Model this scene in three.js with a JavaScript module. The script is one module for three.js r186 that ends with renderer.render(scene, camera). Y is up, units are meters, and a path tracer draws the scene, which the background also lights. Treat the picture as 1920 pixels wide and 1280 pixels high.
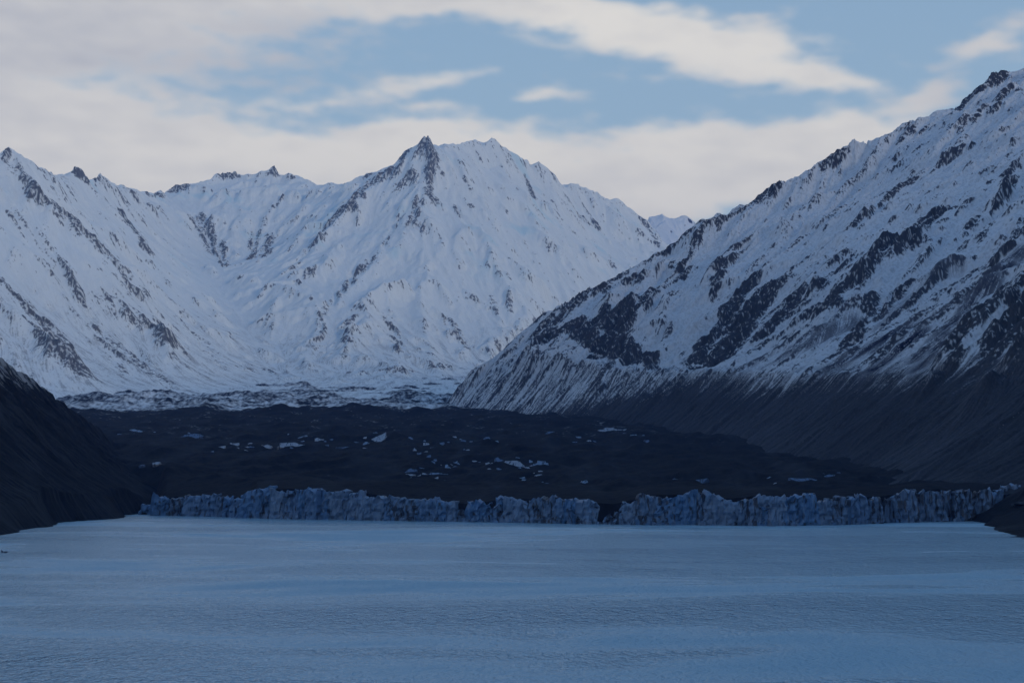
import * as THREE from 'three';
import { mergeVertices } from 'three/addons/utils/BufferGeometryUtils.js';

// ---------------------------------------------------------------- camera
const scene = new THREE.Scene();
const EYE = 100, FOCAL = 2955, PITCH = Math.atan(220 / FOCAL);          // the lens stands 100 m above the lake; focal length in pixels of a 1920 wide picture
const camera = new THREE.PerspectiveCamera(2 * Math.atan(640 / FOCAL) * 180 / Math.PI, 1.5, 1, 60000);
camera.position.set(0, EYE, 0);
camera.rotation.x = PITCH;

// ---------------------------------------------------------------- sky, sun, exposure
const renderer = new THREE.WebGLRenderer({ antialias: true });
renderer.toneMapping = THREE.LinearToneMapping;
renderer.toneMappingExposure = 1.36;
renderer.shadowMap.enabled = true;
scene.background = makeSky();
scene.environment = scene.background;
const sun = new THREE.DirectionalLight(new THREE.Color(1, 0.88, 0.74), 0.6);
sun.target.position.set(0, 600, -9000); sun.position.set(14400, 6400, 3600);                        // behind the range on the right: the lower valley lies in its shade
sun.castShadow = true; sun.shadow.radius = 22;
Object.assign(sun.shadow.camera, { left: -12000, right: 12000, top: 12000, bottom: -12000, near: 10, far: 40000 });
scene.add(sun, sun.target);
scene.fog = new THREE.FogExp2(new THREE.Color(0.22, 0.43, 1.0), 0.000027);

// ---------------------------------------------------------------- noise
function hash(ix, iy, s) {
  let h = Math.imul(ix, 374761393) ^ Math.imul(iy, 668265263) ^ Math.imul(s, 1442695041);
  h = Math.imul(h ^ (h >>> 13), 1274126177); h = Math.imul(h ^ (h >>> 15), 2246822519);
  return (h ^ (h >>> 16)) >>> 0;
}
function rnd(seed) { let a = seed >>> 0; return () => { a = (a + 0x6D2B79F5) | 0; let t = Math.imul(a ^ (a >>> 15), 1 | a); t = (t + Math.imul(t ^ (t >>> 7), 61 | t)) ^ t; return ((t ^ (t >>> 14)) >>> 0) / 4294967296; }; }
function gdot(h, x, y) { const k = h & 7, a = k & 1 ? -x : x, b = k & 2 ? -y : y; return k & 4 ? a * 1.3 + b * 0.55 : a * 0.55 + b * 1.3; }
function noise(x, y, s) {
  const ix = Math.floor(x), iy = Math.floor(y), fx = x - ix, fy = y - iy;
  const u = fx * fx * fx * (fx * (fx * 6 - 15) + 10), v = fy * fy * fy * (fy * (fy * 6 - 15) + 10);
  const a = gdot(hash(ix, iy, s), fx, fy), b = gdot(hash(ix + 1, iy, s), fx - 1, fy), c = gdot(hash(ix, iy + 1, s), fx, fy - 1), d = gdot(hash(ix + 1, iy + 1, s), fx - 1, fy - 1);
  return a + (b - a) * u + (c - a + (a - b - c + d) * u) * v;
}
function fbm(x, y, n, s) { let f = 0, a = 0.5; for (let i = 0; i < n; i++) { f += a * noise(x, y, s + i); const t = x * 1.6 - y * 1.2; y = x * 1.2 + y * 1.6; x = t; a *= 0.5; } return f; }
function ridged(x, y, n, s) {
  let f = 0, a = 0.5, w = 1;
  for (let i = 0; i < n; i++) { let r = 1 - Math.abs(noise(x, y, s + i)) * 1.6; r = r < 0 ? 0 : r * r; f += a * r * w; w = Math.min(1, r * 1.6); const t = x * 1.6 - y * 1.2; y = x * 1.2 + y * 1.6; x = t; a *= 0.5; }
  return f;
}
function sstep(a, b, x) { const t = Math.min(1, Math.max(0, (x - a) / (b - a))); return t * t * (3 - 2 * t); }
function mix(a, b, t) { return a + (b - a) * t; }

// ---------------------------------------------------------------- sky: clear air and broken low cloud, by azimuth and height in degrees
function makeSky() {
  const W = 4096, H = 2048, data = new Float32Array(W * H * 4);
  // cloud banks: azimuth, height, half width, half height, tilt, strength, greyness
  const banks = [
    [-17, 15.2, 11, 2.3, 0, 1.15, 0.75], [-12, 16.4, 9, 1.0, 0, 0.9, 0.6], [-21, 13, 6, 2, 0, 1, 0.8], [-6, 16.3, 6, 0.7, 0, 0.75, 0.45], [-1, 16.3, 5, 0.5, -3, 0.8, 0.2],
    [-13, 10.3, 9, 2.1, 0, 1.25, 0.12], [-15.5, 12.3, 4, 1.0, 0, 0.9, 0.15], [-8, 10.4, 6, 1.4, 0, 1.1, 0.1], [-20, 10, 7, 3, 0, 1.2, 0.3], [-12, 8, 14, 1.6, 0, 1.2, 0.1],
    [-3.5, 11.2, 3.3, 1.25, 0, 1.2, 0.05], [0, 11.0, 3.4, 1.0, 0, 1.1, 0.05], [0, 9.6, 9, 1.2, 0, 1.1, 0.1],
    [4, 9.8, 6, 1.5, 0, 1.15, 0.12], [9, 10.4, 5.5, 1.7, 0, 1.2, 0.1], [6.2, 11.5, 3.5, 0.7, 0, 1, 0.02], [11.5, 11.4, 3, 0.8, 0, 1.1, 0.05], [16, 10.6, 6, 1.6, 0, 1.0, 0.15],
    [2, 16.0, 5, 0.55, -4, 0.95, 0.05], [5.2, 15.2, 4.6, 0.95, -7, 1.15, 0.05], [8.3, 14.6, 2.9, 1.1, 0, 1.05, 0.12], [9.4, 13.7, 3.6, 0.6, -8, 1.0, 0.1], [12, 13.2, 2.2, 0.36, -4, 0.8, 0.1],
    [-5, 13.2, 2.6, 0.4, 8, 0.62, 0.1], [-2.8, 13.6, 2.2, 0.3, 10, 0.75, 0.1], [-8.5, 12.7, 2.4, 0.35, 4, 0.5, 0.1], [1.2, 13.1, 1.7, 0.3, 3, 0.75, 0.1], [-3, 12.7, 1.4, 0.22, 4, 0.5, 0.1],
    [15.2, 16.6, 3.6, 0.5, 0, 0.85, 0.2], [14.9, 12.6, 2.4, 0.55, 14, 0.85, 0.5], [17.3, 14.3, 2.2, 0.6, 14, 0.8, 0.4],
  ].map((b) => [...b, Math.cos(b[4] * Math.PI / 180), Math.sin(b[4] * Math.PI / 180)]);
  for (let j = 0; j < H; j++) {
    const el = ((j + 0.5) / H - 0.5) * 180, er = el * Math.PI / 180, sy = Math.sin(er);
    for (let i = 0; i < W; i++) {
      const o = (j * W + i) * 4, th = ((i + 0.5) / W - 0.5) * 2 * Math.PI;              // direction = (cos th, ., sin th)
      let az = th * 180 / Math.PI + 90; if (az > 180) az -= 360;                        // 0 = straight ahead (-z), positive to the right
      if (el < -1) { data[o] = 0.08; data[o + 1] = 0.11; data[o + 2] = 0.17; data[o + 3] = 1; continue; }
      const e = Math.max(el, 0), up = Math.exp(-e / 22);
      let r = mix(0.03, 0.47, up), g = mix(0.13, 0.615, up), b = mix(0.325, 0.66, up);
      const wx = az + 1.5 * fbm(az * 0.22, e * 0.6, 3, 11), wy = e + 0.55 * fbm(az * 0.3 + 7, e * 0.7, 3, 17);
      let d = 0, gr = 0, gw = 1e-6;
      const inside = sstep(27, 21, Math.abs(az)) * sstep(21, 18, e);
      if (inside > 0) for (const k of banks) {
        const dx = wx - k[0], dy = wy - k[1], x = (dx * k[7] + dy * k[8]) / k[2], y = (dy * k[7] - dx * k[8]) / k[3], q = x * x + y * y;
        if (q > 4) continue;
        const f = k[5] * Math.exp(-q * 1.1); d = Math.max(d, f) + Math.min(d, f) * 0.3; gr += f * k[6]; gw += f;
      }
      let grey = gr / gw;
      if (inside < 1) {
        const px = Math.cos(th) * Math.cos(er) / (sy + 0.16) , pz = Math.sin(th) * Math.cos(er) / (sy + 0.16);
        const f = 0.45 + 1.2 * fbm(px * 0.9 + 3, pz * 0.9, 5, 31) + 0.3 * sstep(24, 8, e) - 0.5 * sstep(20, 45, e);
        d = mix(f, d, inside); grey = mix(0.3 + 0.4 * sstep(0.4, 1.1, f), grey, inside);
      }
      const det = fbm(az * 0.7 + el * 0.2, e * 2.0, 6, 23) * 1.25, soft = fbm(az * 0.16, e * 0.7, 3, 29);
      const c = sstep(0.2, 0.95, d + 0.42 * det + 0.2 * soft) * 0.97;
      const body = Math.min(1, Math.max(0, grey + 0.45 * soft + 0.22 * det));
      const cr = mix(0.69, 0.43, body), cg = mix(0.66, 0.435, body), cb = mix(0.60, 0.455, body);
      data[o] = mix(r, cr, c); data[o + 1] = mix(g, cg, c); data[o + 2] = mix(b, cb, c); data[o + 3] = 1;
    }
  }
  const t = new THREE.DataTexture(data, W, H, THREE.RGBAFormat, THREE.FloatType);
  t.mapping = THREE.EquirectangularReflectionMapping; t.magFilter = THREE.LinearFilter; t.needsUpdate = true;
  return t;
}

// ---------------------------------------------------------------- surveying: a sight line and a distance give a point of the land
const CP = Math.cos(PITCH), SP = Math.sin(PITCH);
function ray(px, py) { const x = (px - 960) / FOCAL, y = (640 - py) / FOCAL; const yy = y * CP + SP, zz = CP - y * SP; return [x / zz, yy / zz]; }   // sideways and upwards per metre of distance
function at(px, py, d) { const r = ray(px, py); return [r[0] * d, EYE + r[1] * d, d]; }                                                      // x, height, distance (-z)
function shore(px, py) { const r = ray(px, py); const d = -EYE / r[1]; return [r[0] * d, 0, d]; }

// ---------------------------------------------------------------- height fields
class Field {
  constructor(x0, x1, d0, d1, cell) { this.x0 = x0; this.d0 = d0; this.cell = cell; this.nx = Math.round((x1 - x0) / cell) + 1; this.nd = Math.round((d1 - d0) / cell) + 1; this.h = new Float32Array(this.nx * this.nd); }
  get x1() { return this.x0 + (this.nx - 1) * this.cell; } get d1() { return this.d0 + (this.nd - 1) * this.cell; }
  sample(x, d, a = this.h) {
    let u = (x - this.x0) / this.cell, v = (d - this.d0) / this.cell; u = u < 0 ? 0 : u > this.nx - 1.001 ? this.nx - 1.001 : u; v = v < 0 ? 0 : v > this.nd - 1.001 ? this.nd - 1.001 : v;
    const i = u | 0, j = v | 0, fx = u - i, fy = v - j, k = j * this.nx + i;
    return (a[k] * (1 - fx) + a[k + 1] * fx) * (1 - fy) + (a[k + this.nx] * (1 - fx) + a[k + this.nx + 1] * fx) * fy;
  }
  hit(px, py) {                                                     // where a sight line first meets the land
    const [sx, su] = ray(px, py);
    for (let d = this.d0; d < this.d1; d += this.cell * 0.7) { const x = sx * d; if (x < this.x0 || x > this.x1) continue; if (this.sample(x, d) > EYE + su * d) return [x, d]; }
    return null;
  }
  // heights spread between the surveyed lines like a stretched skin
  skin(lines) {
    let prev = null;
    for (const k of [32, 16, 8, 4, 2, 1]) {
      const f = new Field(this.x0, this.x0 + Math.ceil((this.nx - 1) / k) * k * this.cell, this.d0, this.d0 + Math.ceil((this.nd - 1) / k) * k * this.cell, this.cell * k);
      const { nx, nd, cell } = f, n = nx * nd, sum = new Float32Array(n), w = new Float32Array(n), h = f.h;
      for (const line of lines) for (let s = 0; s + 1 < line.length; s++) {
        const a = line[s], b = line[s + 1], m = Math.max(1, Math.ceil(Math.hypot(b[0] - a[0], b[2] - a[2]) / cell * 2));
        for (let q = 0; q <= m; q++) {
          const t = q / m, i = Math.round((mix(a[0], b[0], t) - f.x0) / cell), j = Math.round((mix(a[2], b[2], t) - f.d0) / cell);
          if (i >= 0 && j >= 0 && i < nx && j < nd) { sum[j * nx + i] += mix(a[1], b[1], t); w[j * nx + i]++; }
        }
      }
      for (let j = 0; j < nd; j++) for (let i = 0; i < nx; i++) { const o = j * nx + i; h[o] = w[o] ? sum[o] / w[o] : prev ? prev.sample(f.x0 + i * cell, f.d0 + j * cell) : 400; }
      for (let it = 0, its = prev ? 60 : 600; it < its; it++) for (let par = 0; par < 2; par++) for (let j = 0; j < nd; j++) {
        const ju = j ? -nx : nx, jd = j < nd - 1 ? nx : -nx;
        for (let i = (j + par) & 1; i < nx; i += 2) { const o = j * nx + i; if (w[o]) continue; const l = i ? -1 : 1, r = i < nx - 1 ? 1 : -1; h[o] += 1.6 * ((h[o + l] + h[o + r] + h[o + ju] + h[o + jd]) * 0.25 - h[o]); }
      }
      prev = f;
    }
    for (let j = 0; j < this.nd; j++) for (let i = 0; i < this.nx; i++) this.h[j * this.nx + i] = prev.h[j * prev.nx + i];
    return this;
  }
  finer(k) { const f = new Field(this.x0, this.x1, this.d0, this.d1, this.cell / k); for (let j = 0; j < f.nd; j++) for (let i = 0; i < f.nx; i++) f.h[j * f.nx + i] = this.sample(f.x0 + i * f.cell, f.d0 + j * f.cell); return f; }
  each(fn) { for (let j = 0; j < this.nd; j++) for (let i = 0; i < this.nx; i++) { const o = j * this.nx + i; this.h[o] = fn(this.x0 + i * this.cell, this.d0 + j * this.cell, this.h[o], o); } return this; }
  // water drops carve gullies and leave fans
  erode(count, seed, { life = 45, radius = 2, strength = 0.3, cap = 4, inertia = 0.08 } = {}) {
    const { nx, nd, h, cell } = this, R = rnd(seed), k = 1 / (cell * 160), bx = [], bw = [];
    let tot = 0;
    for (let y = -radius; y <= radius; y++) for (let x = -radius; x <= radius; x++) { const w = radius + 0.5 - Math.hypot(x, y); if (w > 0) { bx.push(y * nx + x); bw.push(w); tot += w; } }
    for (let q = 0; q < bw.length; q++) bw[q] /= tot;
    const m = radius + 1;
    for (let n = 0; n < nx * nd; n++) h[n] *= k;
    for (let n = 0; n < count; n++) {
      let x = m + R() * (nx - 2 * m - 1), y = m + R() * (nd - 2 * m - 1), dx = 0, dy = 0, v = 1, water = 1, sed = 0;
      for (let s = 0; s < life; s++) {
        const i = x | 0, j = y | 0, fx = x - i, fy = y - j, o = j * nx + i;
        const a = h[o], b = h[o + 1], c = h[o + nx], d = h[o + nx + 1], gx = (b - a) * (1 - fy) + (d - c) * fy, gy = (c - a) * (1 - fx) + (d - b) * fx;
        const here = a * (1 - fx) * (1 - fy) + b * fx * (1 - fy) + c * (1 - fx) * fy + d * fx * fy;
        const gl = Math.hypot(gx, gy) + 1e-12;
        dx = dx * inertia - gx / gl * (1 - inertia); dy = dy * inertia - gy / gl * (1 - inertia);
        const l = Math.hypot(dx, dy) + 1e-12; dx /= l; dy /= l; x += dx; y += dy;
        if (x < m || y < m || x >= nx - m - 1 || y >= nd - m - 1) break;
        const i2 = x | 0, j2 = y | 0, gx2 = x - i2, gy2 = y - j2, o2 = j2 * nx + i2;
        const there = h[o2] * (1 - gx2) * (1 - gy2) + h[o2 + 1] * gx2 * (1 - gy2) + h[o2 + nx] * (1 - gx2) * gy2 + h[o2 + nx + 1] * gx2 * gy2, dh = there - here;
        const can = Math.max(-dh * v * water * cap, 0.0002);
        if (sed > can || dh > 0) {
          const put = dh > 0 ? Math.min(dh, sed) : (sed - can) * 0.3; sed -= put;
          h[o] += put * (1 - fx) * (1 - fy); h[o + 1] += put * fx * (1 - fy); h[o + nx] += put * (1 - fx) * fy; h[o + nx + 1] += put * fx * fy;
        } else {
          const take = Math.min((can - sed) * strength, -dh); sed += take;
          for (let q = 0; q < bx.length; q++) h[o + bx[q]] -= take * bw[q];
        }
        v = Math.sqrt(Math.max(0.01, v * v - dh * 4)); water *= 0.985;
      }
    }
    for (let n = 0; n < nx * nd; n++) h[n] /= k;
    return this;
  }
  // ribs and runnels: a grain drawn out down the slope
  ribs(grad, grain, steps, seed) {
    const { nx, nd, cell } = this, n = nx * nd, src = new Float32Array(n), out = new Float32Array(n), gx = new Float32Array(n), gy = new Float32Array(n);
    for (let j = 0; j < nd; j++) for (let i = 0; i < nx; i++) {
      const o = j * nx + i, a = grad[j * nx + Math.min(nx - 1, i + 2)] - grad[j * nx + Math.max(0, i - 2)], b = grad[Math.min(nd - 1, j + 2) * nx + i] - grad[Math.max(0, j - 2) * nx + i], l = Math.hypot(a, b) + 1e-6;
      src[o] = noise(i * cell / grain, j * cell / grain, seed) + 0.5 * noise(i * cell / grain * 2.1, j * cell / grain * 2.1, seed + 1); gx[o] = a / l; gy[o] = b / l;
    }
    for (let j = 0; j < nd; j++) for (let i = 0; i < nx; i++) {
      let s = src[j * nx + i], c = 1;
      for (let dir = -1; dir < 2; dir += 2) { let x = i + 0.5, y = j + 0.5; for (let q = 0; q < steps; q++) { const o = (y | 0) * nx + (x | 0); x += dir * gx[o]; y += dir * gy[o]; if (x < 0 || y < 0 || x >= nx || y >= nd) break; s += src[(y | 0) * nx + (x | 0)]; c++; } }
      out[j * nx + i] = s / c;
    }
    let q = 0; for (let k = 0; k < n; k++) q += out[k] * out[k]; q = 1 / Math.sqrt(q / n + 1e-9); for (let k = 0; k < n; k++) out[k] *= q;
    return out;
  }
  // bring crests that were worn down back to their surveyed height
  pin(lines, reach, share) {
    const { nx, nd, cell, h } = this, sum = new Float32Array(nx * nd), w = new Float32Array(nx * nd), r = Math.ceil(reach / cell);
    for (const line of lines) for (let s = 0; s + 1 < line.length; s++) {
      const a = line[s], b = line[s + 1], m = Math.max(1, Math.ceil(Math.hypot(b[0] - a[0], b[2] - a[2]) / cell));
      for (let q = 0; q < m; q++) {
        const t = q / m, x = mix(a[0], b[0], t), d = mix(a[2], b[2], t), ci = Math.round((x - this.x0) / cell), cj = Math.round((d - this.d0) / cell); if (ci < 0 || cj < 0 || ci >= nx || cj >= nd) continue;
        const dh = (mix(a[1], b[1], t) - h[cj * nx + ci]) * share;
        for (let j = Math.max(0, cj - r); j <= Math.min(nd - 1, cj + r); j++) for (let i = Math.max(0, ci - r); i <= Math.min(nx - 1, ci + r); i++) { const u = Math.hypot(i - ci, j - cj) / r; if (u < 1) { const k = Math.pow(1 - u, 3), o = j * nx + i; sum[o] += k * dh * (1 - u); w[o] += k; } }
      }
    }
    for (let o = 0; o < nx * nd; o++) if (w[o]) h[o] += sum[o] / w[o];
    return this;
  }
  calm(r, keep) { const b = this.blurred(r); for (let o = 0; o < b.length; o++) this.h[o] = mix(b[o], this.h[o], Math.min(1, keep(o))); return this; }
  blurred(r) {
    const { nx, nd } = this, a = new Float32Array(this.h), b = new Float32Array(a.length);
    for (let pass = 0; pass < 2; pass++) {
      for (let j = 0; j < nd; j++) { let s = 0; for (let i = -r; i <= r; i++) s += a[j * nx + Math.min(nx - 1, Math.max(0, i))]; for (let i = 0; i < nx; i++) { b[j * nx + i] = s / (2 * r + 1); s += a[j * nx + Math.min(nx - 1, i + r + 1)] - a[j * nx + Math.max(0, i - r)]; } }
      for (let i = 0; i < nx; i++) { let s = 0; for (let j = -r; j <= r; j++) s += b[Math.min(nd - 1, Math.max(0, j)) * nx + i]; for (let j = 0; j < nd; j++) { a[j * nx + i] = s / (2 * r + 1); s += b[Math.min(nd - 1, j + r + 1) * nx + i] - b[Math.max(0, j - r) * nx + i]; } }
    }
    return a;
  }
  // outcrops and screes noted along sight lines, laid on the land where they are met: [x, y, x, y, ..., radius, strength]
  survey(marks) {
    const m = new Float32Array(this.h.length), { nx, nd, cell } = this;
    for (const mk of marks) {
      const r = mk[mk.length - 2], st = mk[mk.length - 1], n = (mk.length - 2) / 2;
      for (let s = 0; s < Math.max(1, n - 1); s++) {
        const ax = mk[2 * s], ay = mk[2 * s + 1], bx = n > 1 ? mk[2 * s + 2] : ax, by = n > 1 ? mk[2 * s + 3] : ay, c = Math.max(1, Math.ceil(Math.hypot(bx - ax, by - ay) / (r * 0.5)));
        for (let q = 0; q <= c; q++) {
          const p = this.hit(mix(ax, bx, q / c), mix(ay, by, q / c)); if (!p) continue;
          const R = r * p[1] / FOCAL, ci = (p[0] - this.x0) / cell, cj = (p[1] - this.d0) / cell, ri = R / cell, rj = ri * 1.5;
          for (let j = Math.max(0, Math.floor(cj - rj)); j <= Math.min(nd - 1, cj + rj); j++) for (let i = Math.max(0, Math.floor(ci - ri)); i <= Math.min(nx - 1, ci + ri); i++) {
            const t = Math.hypot((i - ci) / ri, (j - cj) / rj), o = j * nx + i; if (t < 1) { const w = st * (1 - t * t); if (st > 0 ? w > m[o] : m[o] <= 0 && w < m[o]) m[o] = w; }
          }
        }
      }
    }
    return m;
  }
}
const N = (lines) => lines.map((l) => l.map(([x, y, d]) => at(x, y, d)));
function along(pts, d0, d1) { let L = [0]; for (let i = 1; i < pts.length; i++) L.push(L[i - 1] + Math.abs(pts[i][0] - pts[i - 1][0])); return pts.map((p, i) => [p[0], p[1], mix(d0, d1, L[i] / L[L.length - 1])]); }

// fall-line streaks: white noise drawn out down the slope of the field
function streaks(f, grad, W, H, steps, seed) {
  const n = new Float32Array(W * H), out = new Float32Array(W * H);
  for (let k = 0; k < W * H; k++) n[k] = hash(k % W, (k / W) | 0, seed) / 4294967296;
  const sx = (f.nx - 1) * f.cell / W, sd = (f.nd - 1) * f.cell / H, e = f.cell * 2;
  const gx = new Float32Array(W * H >> 4), gy = new Float32Array(W * H >> 4), w4 = W >> 2, h4 = H >> 2;
  for (let j = 0; j < h4; j++) for (let i = 0; i < w4; i++) {
    const x = f.x0 + (i + 0.5) * 4 * sx, d = f.d0 + (j + 0.5) * 4 * sd; const a = f.sample(x + e, d, grad) - f.sample(x - e, d, grad), b = f.sample(x, d + e, grad) - f.sample(x, d - e, grad), l = Math.hypot(a, b) + 1e-6;
    gx[j * w4 + i] = a / l; gy[j * w4 + i] = b / l;
  }
  for (let j = 0; j < H; j++) for (let i = 0; i < W; i++) {
    let s = n[j * W + i], c = 1;
    for (const dir of [1, -1]) {
      let x = i, y = j;
      for (let q = 0; q < steps; q++) {
        const g = Math.min(h4 - 1, y >> 2) * w4 + Math.min(w4 - 1, x >> 2); x += dir * gx[g]; y += dir * gy[g] * sx / sd;
        if (x < 0 || y < 0 || x >= W || y >= H) break; s += n[(y | 0) * W + (x | 0)]; c++;
      }
    }
    out[j * W + i] = (s / c - 0.5) * Math.sqrt(c) * 3.46;                     // about -2 .. 2
  }
  return out;
}

// colour map over the field: cover(x, d, height, slope, rough, streak, mark) -> writes [r, g, b] (linear)
const enc = new Uint8Array(4096); for (let i = 0; i < 4096; i++) { const l = i / 4095; enc[i] = Math.round(255 * (l <= 0.0031308 ? 12.92 * l : 1.055 * Math.pow(l, 1 / 2.4) - 0.055)); }
function paint(f, W, H, cover, { lic = null, mark = null, low = null } = {}) {
  const data = new Uint8Array(W * H * 4), c = [0, 0, 0], e = f.cell;
  for (let j = 0; j < H; j++) for (let i = 0; i < W; i++) {
    const x = f.x0 + (i + 0.5) / W * (f.nx - 1) * e, d = f.d0 + (j + 0.5) / H * (f.nd - 1) * e, y = f.sample(x, d);
    const a = (f.sample(x + e, d) - f.sample(x - e, d)) / (2 * e), b = (f.sample(x, d + e) - f.sample(x, d - e)) / (2 * e);
    cover(x, d, y, Math.hypot(a, b), low ? y - f.sample(x, d, low) : 0, lic ? lic[j * W + i] : 0, mark ? f.sample(x, d, mark) : 0, c);
    const o = (j * W + i) * 4; for (let k = 0; k < 3; k++) data[o + k] = enc[Math.max(0, Math.min(4095, (c[k] * 4095) | 0))]; data[o + 3] = 255;
  }
  const t = new THREE.DataTexture(data, W, H); t.colorSpace = THREE.SRGBColorSpace; t.magFilter = THREE.LinearFilter; t.needsUpdate = true; return t;
}

// meshes of a field, cut into named lands; owner(x, d) -> index of the land, or -1 to leave the ground out
function lands(f, names, owner, material) {
  const { nx, nd, h, cell } = f, own = new Int8Array(nx * nd);
  for (let j = 0; j < nd; j++) for (let i = 0; i < nx; i++) own[j * nx + i] = owner(f.x0 + i * cell, f.d0 + j * cell, h[j * nx + i]);
  return names.map((name, k) => {
    const id = new Int32Array(nx * nd).fill(-1), pos = [], nor = [], uv = [], idx = [];
    const vert = (o) => {
      if (id[o] < 0) {
        id[o] = pos.length / 3; const i = o % nx, j = (o / nx) | 0, l = i ? o - 1 : o, r = i < nx - 1 ? o + 1 : o, u = j ? o - nx : o, d = j < nd - 1 ? o + nx : o;
        const a = (h[r] - h[l]) / ((r - l) * cell), b = (h[d] - h[u]) / ((d - u) / nx * cell), q = 1 / Math.hypot(a, 1, b);
        pos.push(f.x0 + i * cell, h[o], -(f.d0 + j * cell)); nor.push(-a * q, q, b * q); uv.push(i / (nx - 1), j / (nd - 1));
      }
      return id[o];
    };
    for (let j = 0; j < nd - 1; j++) for (let i = 0; i < nx - 1; i++) {
      const o = j * nx + i; if (own[o] !== k || own[o + 1] < 0 || own[o + nx] < 0 || own[o + nx + 1] < 0) continue;
      const a = vert(o), b = vert(o + 1), c = vert(o + nx), d = vert(o + nx + 1);
      if (Math.abs(h[o] - h[o + nx + 1]) < Math.abs(h[o + 1] - h[o + nx])) idx.push(a, b, d, a, d, c); else idx.push(a, b, c, b, d, c);
    }
    const g = new THREE.BufferGeometry();
    g.setAttribute('position', new THREE.BufferAttribute(new Float32Array(pos), 3)); g.setAttribute('normal', new THREE.BufferAttribute(new Float32Array(nor), 3)); g.setAttribute('uv', new THREE.BufferAttribute(new Float32Array(uv), 2)); g.setIndex(idx);
    const m = new THREE.Mesh(g, material); m.name = name; m.castShadow = m.receiveShadow = true; scene.add(m); return m;
  });
}
function tag(o, label, category, kind, group) { Object.assign(o.userData, { label, category }); if (kind) o.userData.kind = kind; if (group) o.userData.group = group; return o; }
const clock = (() => { const t0 = Date.now(); return (s) => console.log(s, ((Date.now() - t0) / 1000).toFixed(1)); })();
clock('sky');

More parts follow.
